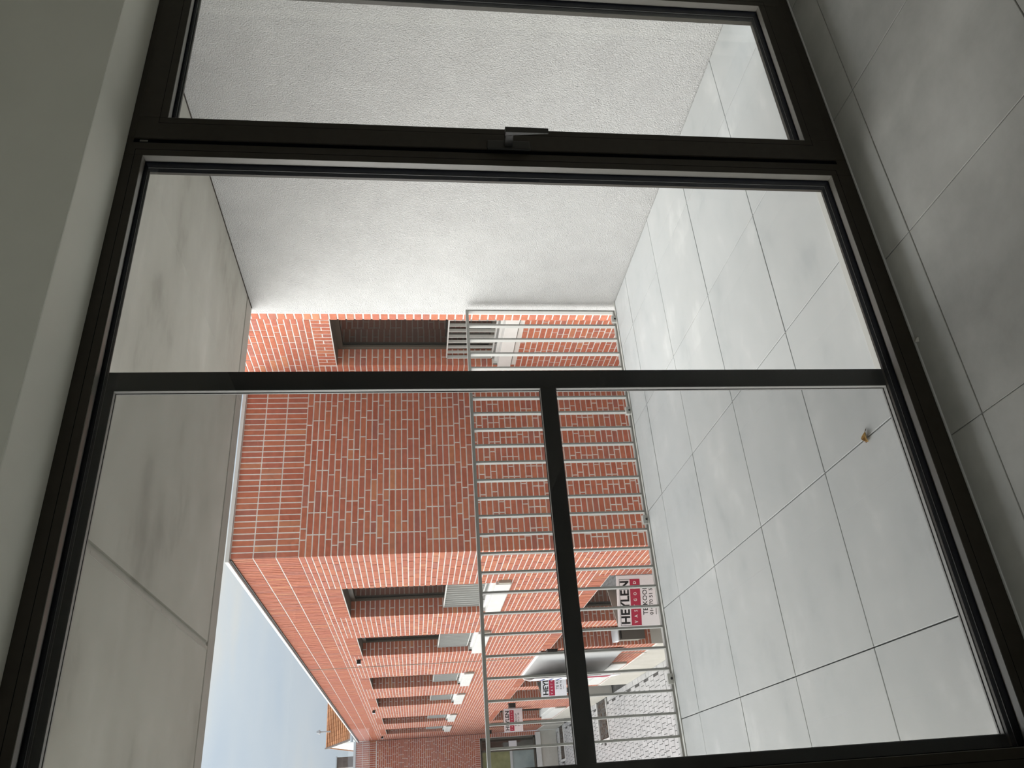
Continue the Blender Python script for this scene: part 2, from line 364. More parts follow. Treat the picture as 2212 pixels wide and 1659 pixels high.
def simple_window(name, a, b, axis):
    o = empty(name, ((a[0] + b[0]) / 2, (a[1] + b[1]) / 2, min(a[2], b[2])), kind='structure', label='plain out-of-view window of the room')
    t = 0.05; mb = MB()
    if axis == 'y':
        for p, q in (((a[0], a[1], a[2]), (b[0], b[1], a[2] + t)), ((a[0], a[1], b[2] - t), (b[0], b[1], b[2])), ((a[0], a[1], a[2]), (a[0] + t, b[1], b[2])), ((b[0] - t, a[1], a[2]), (b[0], b[1], b[2]))): mb.box(p, q)
    else:
        for p, q in (((a[0], a[1], a[2]), (b[0], b[1], a[2] + t)), ((a[0], a[1], b[2] - t), (b[0], b[1], b[2])), ((a[0], a[1], a[2]), (b[0], a[1] + t, b[2])), ((a[0], b[1] - t, a[2]), (b[0], b[1], b[2])), ((a[0], (a[1] + b[1]) / 2 - t / 2, a[2]), (b[0], (a[1] + b[1]) / 2 + t / 2, b[2]))): mb.box(p, q)
    mb.build('window_frame', 'frame', o)
    c = [(p + q) / 2 for p, q in zip(a, b)]
    if axis == 'y': MB().box((a[0] + t, c[1] - .003, a[2] + t), (b[0] - t, c[1] + .003, b[2] - t)).build('pane', 'glass', o)
    else: MB().box((c[0] - .003, a[1] + t, a[2] + t), (c[0] + .003, b[1] - t, b[2] - t)).build('pane', 'glass', o)
simple_window('window_2', (BX0, -5.70, BZ0), (BX1, -5.64, BZ1), 'y')
simple_window('added_window_3', (-4.30, -5.2, 0.1), (-4.24, -0.2, 2.6), 'x')  # unseen side window, added to brighten the room

# ------------------------------------------------------------------ the big window
YF = 1.812
win = empty('window_1', (1.38, YF, 0.0), kind='structure', label='tall dark bronze window with a wide fixed pane and an opening sash')
GX0, GX1 = 0.047, 1.793; GZ0, GZ1 = 0.073, 2.270       # clear edge of the fixed light
fr = MB()
fr.box((-0.04, YF, 0.0), (GX0, 1.895, ZH)); fr.box((GX0, YF, GZ1), (GX1, 1.895, ZH)); fr.box((GX0, YF, 0.0), (GX1, 1.895, GZ0))
fr.box((GX1, YF, 0.0), (1.862, 1.895, ZH)); fr.box((2.755, YF, 0.0), (2.80, 1.895, ZH)); fr.box((1.862, YF, 2.300), (2.755, 1.895, ZH)); fr.box((1.862, YF, 0.0), (2.755, 1.895, 0.043))
fr.build('outer_frame', 'frame', win, 0.0015)
def ring(x0, x1, z0, z1, t, ya, yb):
    mb = MB()
    mb.box((x0 - t, ya, z0 - t), (x1 + t, yb, z0)); mb.box((x0 - t, ya, z1), (x1 + t, yb, z1 + t)); mb.box((x0 - t, ya, z0), (x0, yb, z1)); mb.box((x1, ya, z0), (x1 + t, yb, z1))
    return mb
def light(parent, x0, x1, z0, z1, yf):
    """glazing of one opening: bead reveal, rubber, two panes with a spacer between"""
    ring(x0 + .0016, x1 - .0016, z0 + .0016, z1 - .0016, 0.0016, yf + 0.0008, yf + 0.026).build('glazing_bead', 'bead', parent)
    ring(x0 + 0.004, x1 - 0.004, z0 + 0.004, z1 - 0.004, 0.012, yf + 0.026, yf + 0.068).build('spacer', 'gasket', parent)
    ring(x0 + 0.0055, x1 - 0.0055, z0 + 0.0055, z1 - 0.0055, 0.004, yf + 0.0475, yf + 0.0495).build('gasket', 'screenframe', parent)
    for y in (yf + 0.029, yf + 0.064): MB().box((x0 - .004, y, z0 - .004), (x1 + .004, y + .003, z1 + .004)).build('pane', 'glass', parent)
light(win, GX0, GX1, GZ0, GZ1, YF)
# seam of the clipped bead on the frame face
sm = ring(GX0 - .022, GX1 + .022, GZ0 - .02, GZ1 + .022, 0.0012, YF - 0.0004, YF + 0.001); sm.build('bead_seam', 'gasket', win)
# opening sash
sash = empty('sash', (2.3, YF, 0.04), win)
SX0, SX1, SZ0, SZ1 = 1.945, 2.665, 0.131, 2.217; YS = YF - 0.006
s_ = MB()
s_.box((1.857, YS, 0.040), (SX0, 1.895, 2.303)); s_.box((SX1, YS, 0.040), (2.76, 1.895, 2.303)); s_.box((SX0, YS, 0.040), (SX1, 1.895, SZ0)); s_.box((SX0, YS, SZ1), (SX1, 1.895, 2.303))
s_.build('sash_frame', 'frame', sash, 0.0015)
light(sash, SX0, SX1, SZ0, SZ1, YS)
sm = ring(SX0 - .022, SX1 + .022, SZ0 - .022, SZ1 + .022, 0.001, YS - 0.0003, YS + 0.001); sm.build('sash_seam', 'gasket', sash)
MB().box((1.8435, YF - 0.0005, 0.040), (1.8570, YF + 0.002, 2.303)).build('shadow_gap', 'gasket', sash)
MB().box((1.846, YF - 0.002, 2.262), (1.8525, YF - 0.0006, 2.285)).build('latch_plate', 'bead', sash)
# lever handle: backplate, short neck and a flat lever that points down
hb = MB(); hb.box((1.848, YS - 0.011, 1.092), (1.886, YS, 1.232)); hb.build('handle', 'handle', sash, 0.004)
mbh = MB()
mbh.hexa([(1.859, YS - .060, 1.152), (1.876, YS - .060, 1.152), (1.876, YS - .010, 1.150), (1.859, YS - .010, 1.150), (1.859, YS - .060, 1.178), (1.876, YS - .060, 1.178), (1.876, YS - .010, 1.178), (1.859, YS - .010, 1.178)])
mbh.hexa([(1.859, YS - .073, 1.042), (1.880, YS - .073, 1.042), (1.880, YS - .067, 1.042), (1.859, YS - .067, 1.042), (1.858, YS - .073, 1.180), (1.881, YS - .073, 1.180), (1.881, YS - .054, 1.180), (1.858, YS - .054, 1.180)])
mbh.build('handle_lever', 'handle', sash, 0.002)

# ------------------------------------------------------------------ insect screen outside the glass
scr = empty('insect_screen', (0.555, 1.915, 0.026), label='dark framed insect screen with a middle rail behind the fixed window pane', category='insect screen')
YA, YB = 1.898, 1.922
A0, A1, B0, B1, Z0, Z1 = 0.020, 0.080, 1.036, 1.092, 0.026, 2.302
SI0, SI1 = 0.072, 2.252
for nm, a, b in (('stile', (A0, YA, Z0), (A1, YB, Z1)), ('stile', (B0, YA, Z0), (B1, YB, Z1)), ('rail', (A1, YA, SI1), (B0, YB, Z1)), ('rail', (A1, YA, Z0), (B0, YB, SI0)), ('rail', (A1, YA, 1.074), (B0, YB, 1.117))):
    MB().box(a, b).build(nm, 'screenframe', scr, 0.001)
for (nm, m_, t, y0, y1) in (('net_channel', 'channel', .0012, YA + .0012, YB - .0004), ('net_spline', 'gasket', .0022, YB - .010, YB - .0075)):
    sp = MB()
    for x0, x1, z0, z1 in ((A1, B0, SI0, 1.074), (A1, B0, 1.117, SI1)):
        sp.box((x0, y0, z0), (x1, y1, z0 + t)); sp.box((x0, y0, z1 - t), (x1, y1, z1)); sp.box((x0, y0, z0 + t), (x0 + t, y1, z1 - t)); sp.box((x1 - t, y0, z0 + t), (x1, y1, z1 - t))
    sp.build(nm, m_, scr)
for z0, z1 in ((SI0, 1.074), (1.117, SI1)):
    n_ = MB(); n_.quad((A1, YB - .0088, z0), (B0, YB - .0088, z0), (B0, YB - .0088, z1), (A1, YB - .0088, z1)); n_.build('net', 'net', scr)
box('trim_4', (-0.04, 1.8045, -0.003), (2.80, 1.812, 0.0035), 'coping', None, 0.002, kind='structure', label='thin pale sealant line where the window frame meets the indoor tiles')
box('trim_1', (-0.04, 1.895, -0.004), (2.80, 1.985, 0.026), 'rail_edge', None, 0.002, kind='structure', label='pale aluminium sill strip outside the window')

# ================================================================== THE TERRACE
TY1 = 4.555
tf = tag(MB().box((-3.7, 1.985, -0.30), (3.195, TY1, -0.014)).build('floor', 'gap'), kind='structure', label='terrace floor of pale grey square tiles with open joints')
xt = [-3.7, -3.22, -2.62, -2.02, -1.42, -0.82, -0.221, 0.383, 0.989, 1.592, 2.193, 2.797, 3.192]; yt = [1.99, 2.470, 3.064, 3.658, 4.243, TY1]
tiles(tf, xt, yt, 'tile_out', 0.0045, 0.0, 0.02)
XW = 3.195
tw = MB().box((XW, 1.98, -0.30), (XW + 0.30, 4.722, 2.70)); tw = tag(tw.build('wall_terrace', 'plaster_out'), kind='structure', label='rough white plastered side wall of the terrace ending in a brick edge')
pier = Bricks()
o_, u_, n_ = (XW + 0.02, 4.735, 0), (0, 1, 0), (-1, 0, 0)
k = -16
while k * CO < 2.62:
    pier.put(o_, u_, n_, 0.0, 0.10, k * CO, k * CO + CO - JT); k += 1
box('mortar_bed', (XW + 0.026, 4.722, -1.0), (XW + 0.30, 4.834, 2.70), 'mortar', tw)
MB().box((XW + 0.003, 4.722, -0.3), (XW + 0.026, 4.734, 2.60)).build('edge_joint', 'mortar', tw)
pier.finish(tw, 300, lambda p, c: c.z > -0.1)
# concrete soffit with a drip groove near its front edge and an open joint between two slabs
ce = MB()
JX0, JX1 = 0.888, 0.914
for xa, xb in ((-3.8, JX0), (JX1, XW + 0.30)):
    ce.box((xa, 1.98, 2.575), (xb, 4.505, 2.80)); ce.box((xa, 4.505, 2.583), (xb, 4.530, 2.80))
ceil = tag(ce.build('ceiling', 'concrete'), kind='structure', label='bare concrete ceiling of the terrace with an open joint')
MB().box((-3.8, 4.530, 2.575), (XW + 0.30, 4.672, 2.80)).build('drip_edge', 'concrete_rim', ceil, 0.003)
MB().box((JX0, 1.98, 2.588), (JX1, 4.53, 2.79)).build('joint', 'concrete', ceil)
jl = MB(); yj = 1.98
while yj < 4.49:                                        # ragged mortar lip beside the joint
    l_ = R.uniform(.05, .12); w_ = R.uniform(.004, .008); jl.box((JX0 - .014 - w_, yj, 2.572 - R.uniform(0, .001)), (JX0 - .001, min(yj + l_, 4.50), 2.58)); yj += l_
jl.build('joint_lip', 'concrete_rim', ceil)
MB().box((XW - 0.005, 1.98, 2.570), (XW, 4.66, 2.575)).build('crack', 'caulk', ceil)
box('trim_2', (-3.8, 4.672, 2.585), (XW + 0.02, 4.690, 2.95), 'coping', kind='structure', label='pale metal fascia along the front of the terrace ceiling')
# the storeys above and below the terrace shade the court
box('wall_upper', (-3.8, 1.98, 2.80), (7.0, 4.60, 6.2), 'mortar', kind='structure', label='upper storey of the home above the terrace')
box('wall_lower', (-3.8, 1.0, -3.15), (7.0, 4.50, -0.31), 'mortar', kind='structure', label='storey below the terrace')
box('trim_3', (-3.7, TY1, -0.30), (XW, 4.580, 0.004), 'rail_edge', kind='structure', label='pale edge strip along the terrace floor')

# ------------------------------------------------------------------ balustrade
rail = empty('balustrade', (0.0, 4.62, 0.0), label='pale grey steel balustrade of flat upright bars along the terrace edge', category='railing')
RY0, RY1 = 4.60, 4.640; RX0, RX1 = -3.65, 3.150
MB().box((RX0, RY0, 1.066), (RX1, RY1, 1.086)).build('top_rail', 'rail', rail, 0.0015)
MB().box((RX0, RY0, -0.012), (RX1, RY1, 0.010)).build('bottom_rail', 'rail', rail, 0.0015)
MB().box((RX1 - .012, RY0, 0.010), (RX1, RY1, 1.066)).build('end_post', 'rail', rail, 0.0015)
MB().box((RX0, RY0, 0.010), (RX0 + .012, RY1, 1.066)).build('end_post', 'rail', rail, 0.0015)
bars = [3.022, 2.905, 2.789, 2.674, 2.558, 2.441, 2.326, 2.208, 2.091, 1.973, 1.850, 1.729, 1.612, 1.495, 1.376, 1.259, 1.139, 1.019, 0.898, 0.778, 0.659, 0.540, 0.420, 0.300]
bm0 = None
x = 0.300
while x > -3.5: x -= 0.119; bars.append(round(x, 3))
for x in bars:
    if bm0 is None: bm0 = MB().box((-.006, -.017, 0), (.006, .017, 1.056)).mesh('baluster', 'rail')
    o = bpy.data.objects.new('baluster', bm0); C.objects.link(o); o.location = (x, 4.62, 0.010); adopt(o, rail)
for x in (3.06, 2.32, 1.55, 0.60, -0.35, -1.3, -2.2, -3.2):
    br = MB(); br.box((x - .028, 4.575, -0.012), (x + .028, 4.602, 0.034)); b_ = br.build('bracket', 'rail_edge', rail, 0.002)
    MB().tube((x, 4.5755, 0.012), (x, 4.5725, 0.012), 0.007, 10).build('bolt', 'lamp', b_)

# ================================================================== THE BRICK HOMES ROUND THE COURT
GZ = -3.15
XF, YBK, XR = 2.25, 7.45, 4.211                         # long front, blank end wall, near wing
def building(name, loc, label): return empty(name, loc, label=label, category='building')
WINHEAD, SILL = 2.24, 0.58
def upper_window(parent, B, o, u, n, a, b, zt, zb, depth=0.20, jamb='far', railing=True, glazed='winglass', bars=12):
    """frame and pane set back in the brick, brick reveals, stone sill, low railing"""
    o, u, n = Vector(o), Vector(u), Vector(n)
    P = lambda uu, dd, z: Vector((o.x + u.x * uu + n.x * dd, o.y + u.y * uu + n.y * dd, o.z + z))
    def ub(mb, u0, u1, d0, d1, z0, z1):
        mb.hexa([P(u0, d0, z0), P(u1, d0, z0), P(u1, d1, z0), P(u0, d1, z0), P(u0, d0, z1), P(u1, d0, z1), P(u1, d1, z1), P(u0, d1, z1)])
    t = 0.055; mb = MB()
    ub(mb, a, a + t, -depth - .06, -depth, zb, zt); ub(mb, b - t, b, -depth - .06, -depth, zb, zt); ub(mb, a + t, b - t, -depth - .06, -depth, zt - t, zt); ub(mb, a + t, b - t, -depth - .06, -depth, zb, zb + t)
    w_ = mb.build('window', 'winframe', parent)
    mb = MB(); ub(mb, a + t - .006, b - t + .006, -depth - .05, -depth - .028, zb + t - .006, zt - t + .006); mb.build('pane', glazed, w_)
    mb = MB(); ub(mb, a + t, b - t, -depth - .028, -depth - .0225, zb + t, zb + t + .008)
    for q0, q1 in ((a + t, a + t + .008), (b - t - .008, b - t)): ub(mb, q0, q1, -depth - .028, -depth - .0225, zb + t, zt - t)
    mb.build('pane_gasket', 'lamp', w_)
    mb = MB(); ub(mb, a - .005, b + .005, -depth - .06, -.008, zt - .004, zt + .012); mb.build('head_panel', 'winframe', w_)
    # brick reveals, both sides; whole bricks alternate with two halves
    for uu, du in ((a, 1), (b, -1)):
        k = math.ceil(zb / CO)
        oo = P(uu, -0.0, 0) ; nn = u * du; dd = -n
        while k * CO + CO - JT < zt:
            if k % 2: B.put(oo, dd, nn, 0.0, depth, k * CO, k * CO + CO - JT, .005)
            else:
                B.put(oo, dd, nn, 0.0, depth / 2 - JT / 2, k * CO, k * CO + CO - JT, .005); B.put(oo, dd, nn, depth / 2 + JT / 2, depth, k * CO, k * CO + CO - JT, .005)
            k += 1
    return P, ub
def stone_sill(parent, ub, a, b, zt, zb, depth):
    mb = MB(); ub(mb, a - .04, b + .04, -depth, .035, zb, zt - .03); ub(mb, a - .04, b + .04, -depth, -.05, zt - .03, zt)
    s = mb.build('sill', 'stone', parent, 0.004)
    mb = MB(); ub(mb, a - .10, a - .041, -.10, .030, zb + .01, zt - .06); mb.build('sill_end', 'stone_end', s)
def window_railing(parent, P, ub, a, b, z0, z1, n=12, inset=0.07):
    mb = MB()
    for q in ((a + .02, b - .02, -inset - .035, -inset, z1 - .012, z1), (a + .02, b - .02, -inset - .035, -inset, z0, z0 + .012), (a + .02, a + .032, -inset - .035, -inset, z0, z1), (b - .032, b - .02, -inset - .035, -inset, z0, z1)): ub(mb, *q)
    r = mb.build('window_railing', 'rail_edge', parent)
    for i in range(1, n):
        uu = a + .026 + (b - a - .052) * i / n
        mb = MB(); ub(mb, uu - .004, uu + .004, -inset - .033, -inset - .002, z0 + .012, z1 - .012); mb.build('bar', 'rail_edge', r)
    for uu in (a + .3, b - .3):
        mb = MB(); ub(mb, uu - .006, uu + .006, -inset - .02, -inset - .008, SILL - .05, z0); mb.build('foot', 'rail', r)

# --- near wing: the wall that carries on beyond the terrace wall
wing = building('brick_building', (XR, 6.0, GZ), 'near brick wing with one balconied window, just past the end of the white terrace wall')
B = Bricks(); o, u, n = (XR, 0, 0), (0, 1, 0), (-1, 0, 0)
WA, WB = 5.80, 7.20
holes = [(WA, WB, 0.40, WINHEAD)]
bed(wing, o, u, n, 4.85, YBK, GZ, 3.6, holes)
B.wall(o, u, n, 4.86, YBK - .012, -2.6, 3.55, holes + [(WA - .02, WB + .02, WINHEAD, 2.428)])
B.soldiers(o, u, n, WA, WB, WINHEAD + .004, 2.425, split=True)
P, ub = upper_window(wing, B, o, u, n, WA, WB, WINHEAD, SILL)
stone_sill(wing, ub, WA, WB, SILL, 0.415, .20)
window_railing(wing, P, ub, WA, WB, 0.605, 1.10, 13)
B.finish(wing, 300, lambda p, c: 500 < p[0] < 1360 and 676 < p[1] < 806 and c.y > 5.4)

# --- blank end wall, square on to the terrace
blank = building('brick_building', (3.2, YBK, GZ), 'blank brick wall straight across the court, three upright brick courses along its top')
B = Bricks(); o, u, n = (0, YBK, 0), (1, 0, 0), (0, -1, 0)
TOPZ = 3.175; S1, S2, S3 = 2.965, 2.755, 2.545
bed(blank, o, u, n, XF + .004, XR, GZ, TOPZ, [])
B.wall(o, u, n, XF, XR - .012, GZ + .5, S3 - .004)
for za, zb in ((S1, TOPZ), (S2, S1), (S3, S2)): B.soldiers(o, u, n, XF, XR, za, zb)
B.finish(blank, 300, lambda p, c: 500 < p[0] < 1330 and 846 < p[1] < 1215)
MB().box((XF - .035, YBK - .03, TOPZ), (XR + .3, YBK + .30, TOPZ + .036)).build('coping', 'coping', blank, 0.003)
MB().box((XF, YBK - .006, GZ), (XR, YBK + .01, GZ + .5)).build('plinth', 'plinth', blank)

# --- long street front, running away from the terrace
front = building('brick_building', (XF, 17.0, GZ), 'long brick terrace front running away past the balustrade, six tall balconied windows upstairs')
B = Bricks(); o, u, n = (XF, 0, 0), (0, 1, 0), (-1, 0, 0)
YE = 27.4
UP = [(8.68, 10.08), (11.35, 12.75), (14.88, 16.27), (17.62, 19.05), (21.32, 22.73), (24.13, 25.55)]
GW = [(8.555, 10.97), (14.70, 17.15), (21.20, 23.56)]   # ground floor windows
GD = [(11.35, 12.92), (17.62, 19.05), (24.13, 25.70)]   # ground floor porches
GT = -0.74
holes = [(a, b, 0.36, WINHEAD) for a, b in UP] + [(a, b, -2.42, GT) for a, b in GW] + [(a, b, GZ, GT) for a, b in GD]
bed(front, o, u, n, YBK + .31, YE, GZ, TOPZ, holes, 0.34)
heads = [(a, b, WINHEAD, 2.428) for a, b in UP] + [(a, b, GT, -.552) for a, b in GW + GD]
B.wall(o, u, n, YBK + .012, YE, GZ + .62, S3 - .004, holes + heads)
for a, b, c, d in heads: B.soldiers(o, u, n, a, b, c + .004, d - .003)
for za, zb in ((S1, TOPZ), (S2, S1), (S3, S2)): B.soldiers(o, u, n, YBK, YE, za, zb)
for i, (a, b) in enumerate(UP):
    P, ub = upper_window(front, B, o, u, n, a, b, WINHEAD, SILL)
    stone_sill(front, ub, a, b, SILL, 0.375, .20); window_railing(front, P, ub, a, b, 0.62, 1.085, 13)
for a, b in GW:
    P, ub = upper_window(front, B, o, u, n, a, b, GT, -2.10); stone_sill(front, ub, a, b, -2.10, -2.42, .20)
for a, b in GD:
    P, ub = upper_window(front, B, o, u, n, a, b, GT, GZ, 0.34, glazed='winframe')
    mb = MB(); ub(mb, b - .012, b + .01, -.34, .002, GZ, -2.42); ub(mb, a - .01, a + .012, -.34, .002, GZ, -2.42); mb.build('porch_plinth', 'plinth', front)
pl = MB(); edges = [YBK + .31] + [q for ab in GD for q in ab] + [YE]
for a, b in zip(edges[::2], edges[1::2]): pl.box((XF - .004, a, GZ), (XF + .03, b, -2.54))
pl.build('plinth', 'plinth', front)
MB().box((XF - .035, YBK + .302, TOPZ), (XF + .34, YE + .3, TOPZ + .036)).build('coping', 'coping', front, 0.003)
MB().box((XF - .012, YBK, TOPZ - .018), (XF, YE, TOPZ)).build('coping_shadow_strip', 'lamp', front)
ej = MB(); ej.box((XF - .007, 13.70, GZ + .6), (XF, 13.715, TOPZ)); ej.build('expansion_joint', 'stone_end', front)
B.finish(front, 300, lambda p, c: 480 < p[0] < 1460 and 1170 < p[1] < 1659)

# --- building that closes the court
endb = building('brick_building', (0.0, YE, GZ), 'far brick building closing the end of the court, with a wide dark glazed front')
B = Bricks(); o, u, n = (0, YE, 0), (1, 0, 0), (0, -1, 0)
EX0, EX1, EZ0, EZ1 = -2.6, 2.12, -2.46, -0.66
holes = [(EX0, EX1, EZ0, EZ1)]
bed(endb, o, u, n, -6.0, XF - .01, GZ, 3.26, holes)
B.wall(o, u, n, -3.0, XF - .012, -2.9, 2.62, holes + [(EX0, EX1, EZ1, -.49)])
for za, zb in ((3.05, 3.26), (2.84, 3.05), (2.63, 2.84)): B.soldiers(o, u, n, -3.0, XF, za, zb)
B.soldiers(o, u, n, EX0, EX1, EZ1 + .004, -.49)
B.finish(endb, 0, lambda p, c: False)
MB().box((-6.0, YE - .03, 3.26), (XF, YE + .3, 3.33)).build('coping', 'coping', endb)
MB().box((-6.0, YE - .02, GZ), (XF - .01, YE + .01, -2.62)).build('plinth', 'plinth', endb)
MB().box((EX0 - .05, YE - .06, -2.62), (EX1 + .08, YE + .25, EZ0)).build('sill', 'stone', endb, 0.004)
f_ = MB(); yy = (YE + .16, YE + .22)
for a, b in (((EX0, yy[0], EZ0), (EX1, yy[1], EZ0 + .06)), ((EX0, yy[0], EZ1 - .07), (EX1, yy[1], EZ1)), ((EX1 - .06, yy[0], EZ0), (EX1, yy[1], EZ1)), ((1.70, yy[0], EZ0), (1.76, yy[1], EZ1)), ((0.2, yy[0], EZ0), (0.26, yy[1], EZ1))): f_.box(a, b)
shop = f_.build('window', 'winframe', endb)
MB().box((1.76, YE + .18, EZ0 + .06), (EX1 - .06, YE + .20, EZ1 - .07)).build('pane', 'winglass', shop)
MB().box((0.26, YE + .18, -1.62), (1.70, YE + .20, EZ1 - .07)).build('pane', 'green', shop)
MB().box((0.26, YE + .18, EZ0 + .06), (1.70, YE + .20, -1.70)).build('pane', 'teal', shop)
MB().box((0.26, YE + .16, -1.70), (1.70, YE + .21, -1.62)).build('transom', 'coping', shop)
MB().box((EX0, YE + .18, EZ0 + .06), (0.2, YE + .20, EZ1 - .07)).build('pane', 'winglass', shop)
MB().box((1.79, YE + .165, -1.86), (2.00, YE + .178, -1.60)).build('notice', 'white', shop)

# --- house behind with an orange tiled roof
house = building('house', (4.2, 41.0, GZ), 'far house behind the brick fronts, orange tiled roof and brown chimney')
MB().box((3.55, 41.2, GZ), (9.0, 48.0, 4.35)).build('wall', 'whitewall', house)
MB().box((1.2, 42.0, GZ), (3.4, 47.0, 4.05)).build('wall', 'whitewall', house)
roof = MB().slab([(3.44, 40.2, 4.30), (9.2, 40.2, 4.30), (9.2, 44.4, 5.80), (3.44, 44.4, 5.80)], (0, -.34, .94), 0.05)
roof.slab([(3.44, 44.4, 5.80), (9.2, 44.4, 5.80), (9.2, 48.6, 4.30), (3.44, 48.6, 4.30)], (0, .34, .94), 0.05)
roof = roof.build('roof', 'rooftile', house)
tl = MB(); sl = Vector((0, 4.2, 1.5)).normalized(); nn = Vector((0, -1.5, 4.2)).normalized()
for r in range(13):
    for c in range(28):
        p = Vector((3.44 + c * .205, 40.2, 4.30)) + sl * (r * .345) + nn * .05
        a, b = Vector((.19, 0, 0)), sl * .36
        tl.hexa([p, p + a, p + a + b, p + b, p + nn * .05, p + a + nn * .05, p + a + b + nn * .012, p + b + nn * .012])
tag(tl.build('roof_tiles', 'rooftile', roof), kind='stuff')
MB().slab([(3.47, 40.35, 4.25), (3.47, 48.4, 4.25), (3.47, 44.4, 5.74)], (1, 0, 0), 5.5).build('gable', 'whitewall', house)
vb = MB().slab([(3.40, 40.15, 4.22), (3.40, 44.4, 5.76), (3.40, 44.4, 5.92), (3.40, 40.15, 4.38)], (1, 0, 0), .05); vb.build('verge_board', 'chimney', house)
MB().tube((3.3, 40.1, 4.28), (9.2, 40.1, 4.28), .07, 8).build('gutter', 'gutter', house)
vp = MB(); vp.tube((4.13, 43.5, 5.4), (4.13, 43.5, 6.10), .035, 8); vp.tube((4.13, 43.5, 6.10), (4.13, 43.5, 6.26), .11, 8, .06); vp.build('vent_pipe', 'gutter', house)
ch = MB(); ch.box((2.40, 42.5, 3.9), (2.86, 43.0, 5.12)); ch = ch.build('chimney', 'chimney', house)
MB().box((2.36, 42.46, 5.12), (2.90, 43.04, 5.17)).build('chimney_cap', 'gutter', ch)

# ------------------------------------------------------------------ court
ground = tag(MB().box((-14, 4.0, GZ - .3), (XF + .2, YE + .1, GZ - .012)).build('ground', 'sandjoint'), kind='structure', label='court paved with pale grey pavers in alternating rows')
beds = [(1.37, XF - .02, 19.82, 20.85), (1.30, XF - .02, 26.03, 26.80)]
pv = []
def inbed(x, y): return any(a - .09 < x < b + .1 and c - .09 < y < d + .09 for a, b, c, d in beds)
y = 6.2; row = 0
while y < YE - .1:
    if row % 2 == 0: ln, px_, py_ = 0.235, 0.094, 0.235
    else: ln, px_, py_ = 0.125, 0.19, 0.125
    x = XF - .12 - (0.047 if (row // 2) % 2 else 0) - px_
    while x > -3.2:
        if not inbed(x + px_ / 2, y + py_ / 2): pv.append((x + .0058, x + px_ - .0058, y + .0035, y + py_ - .0035))
        x -= px_
    y += ln; row += 1
x = XF - .004
yk = 6.2
while yk < YE - .1:                                      # border course along the plinth
    if not inbed(XF - .06, yk + .1): pv.append((XF - .112, XF - .006, yk + .003, yk + .207))
    yk += .21
sc = []
for i, q in enumerate(pv):
    c = Vector(((q[0] + q[1]) / 2, (q[2] + q[3]) / 2, GZ)); p = project(c); a = 0
    if p and 1150 < p[0] < 1475 and 1380 < p[1] < 1650: a = (q[1] - q[0]) * (q[3] - q[2]) / (c.y ** 3)
    sc.append((a, i))
sc.sort(reverse=True); pick = {i for a, i in sc[:300] if a > 0}
UP_ = MB().box((-.5, -.5, -.5), (.5, .5, .5)).mesh('paver', 'paver'); rest = MB()
for i, q in enumerate(pv):
    t = R.uniform(-.003, .003)
    if i in pick:
        o = bpy.data.objects.new('paver', UP_); C.objects.link(o); o.location = ((q[0] + q[1]) / 2, (q[2] + q[3]) / 2, GZ - .02 + t); o.scale = (q[1] - q[0], q[3] - q[2], .04); o.parent = ground
    else: rest.box((q[0], q[2], GZ - .04 + t), (q[1], q[3], GZ + t))
tag(rest.build('paving', 'paver', ground), kind='stuff')
for i, (a, b, c, d) in enumerate(beds):
    pb = empty('planting_bed', ((a + b) / 2, (c + d) / 2, GZ), label=('brown mulch bed with pale kerbs in the court paving, the nearer and larger', 'smaller brown mulch bed with pale kerbs before the far glazed front')[i], category='planting bed', group='mulch beds in the court')
    for nm, p, q in (('kerb', (a - .06, c - .06), (b, c)), ('kerb', (a - .06, d), (b, d + .06)), ('kerb', (a - .06, c), (a, d))):
        MB().box((p[0], p[1], GZ - .1), (q[0], q[1], GZ + .02)).build(nm, 'stone', pb, 0.004)
    m_ = MB().box((a, c, GZ - .15), (b, d, GZ - .025)); tag(m_.build('mulch', 'mulch', pb), kind='stuff')
    ck = MB()
    for _ in range(260):
        x, y = R.uniform(a + .03, b - .03), R.uniform(c + .03, d - .03); l, ww, an = R.uniform(.02, .05), R.uniform(.006, .018), R.uniform(0, 3.14)
        uu = Vector((math.cos(an), math.sin(an), R.uniform(-.3, .3))) * l; vv = Vector((-math.sin(an), math.cos(an), 0)) * ww; p = Vector((x, y, GZ - .018))
        ck.slab([p - uu - vv, p + uu - vv, p + uu + vv, p - uu + vv], (0, 0, 1), .008)
    tag(ck.build('bark_chips', 'mulch', pb), kind='stuff')

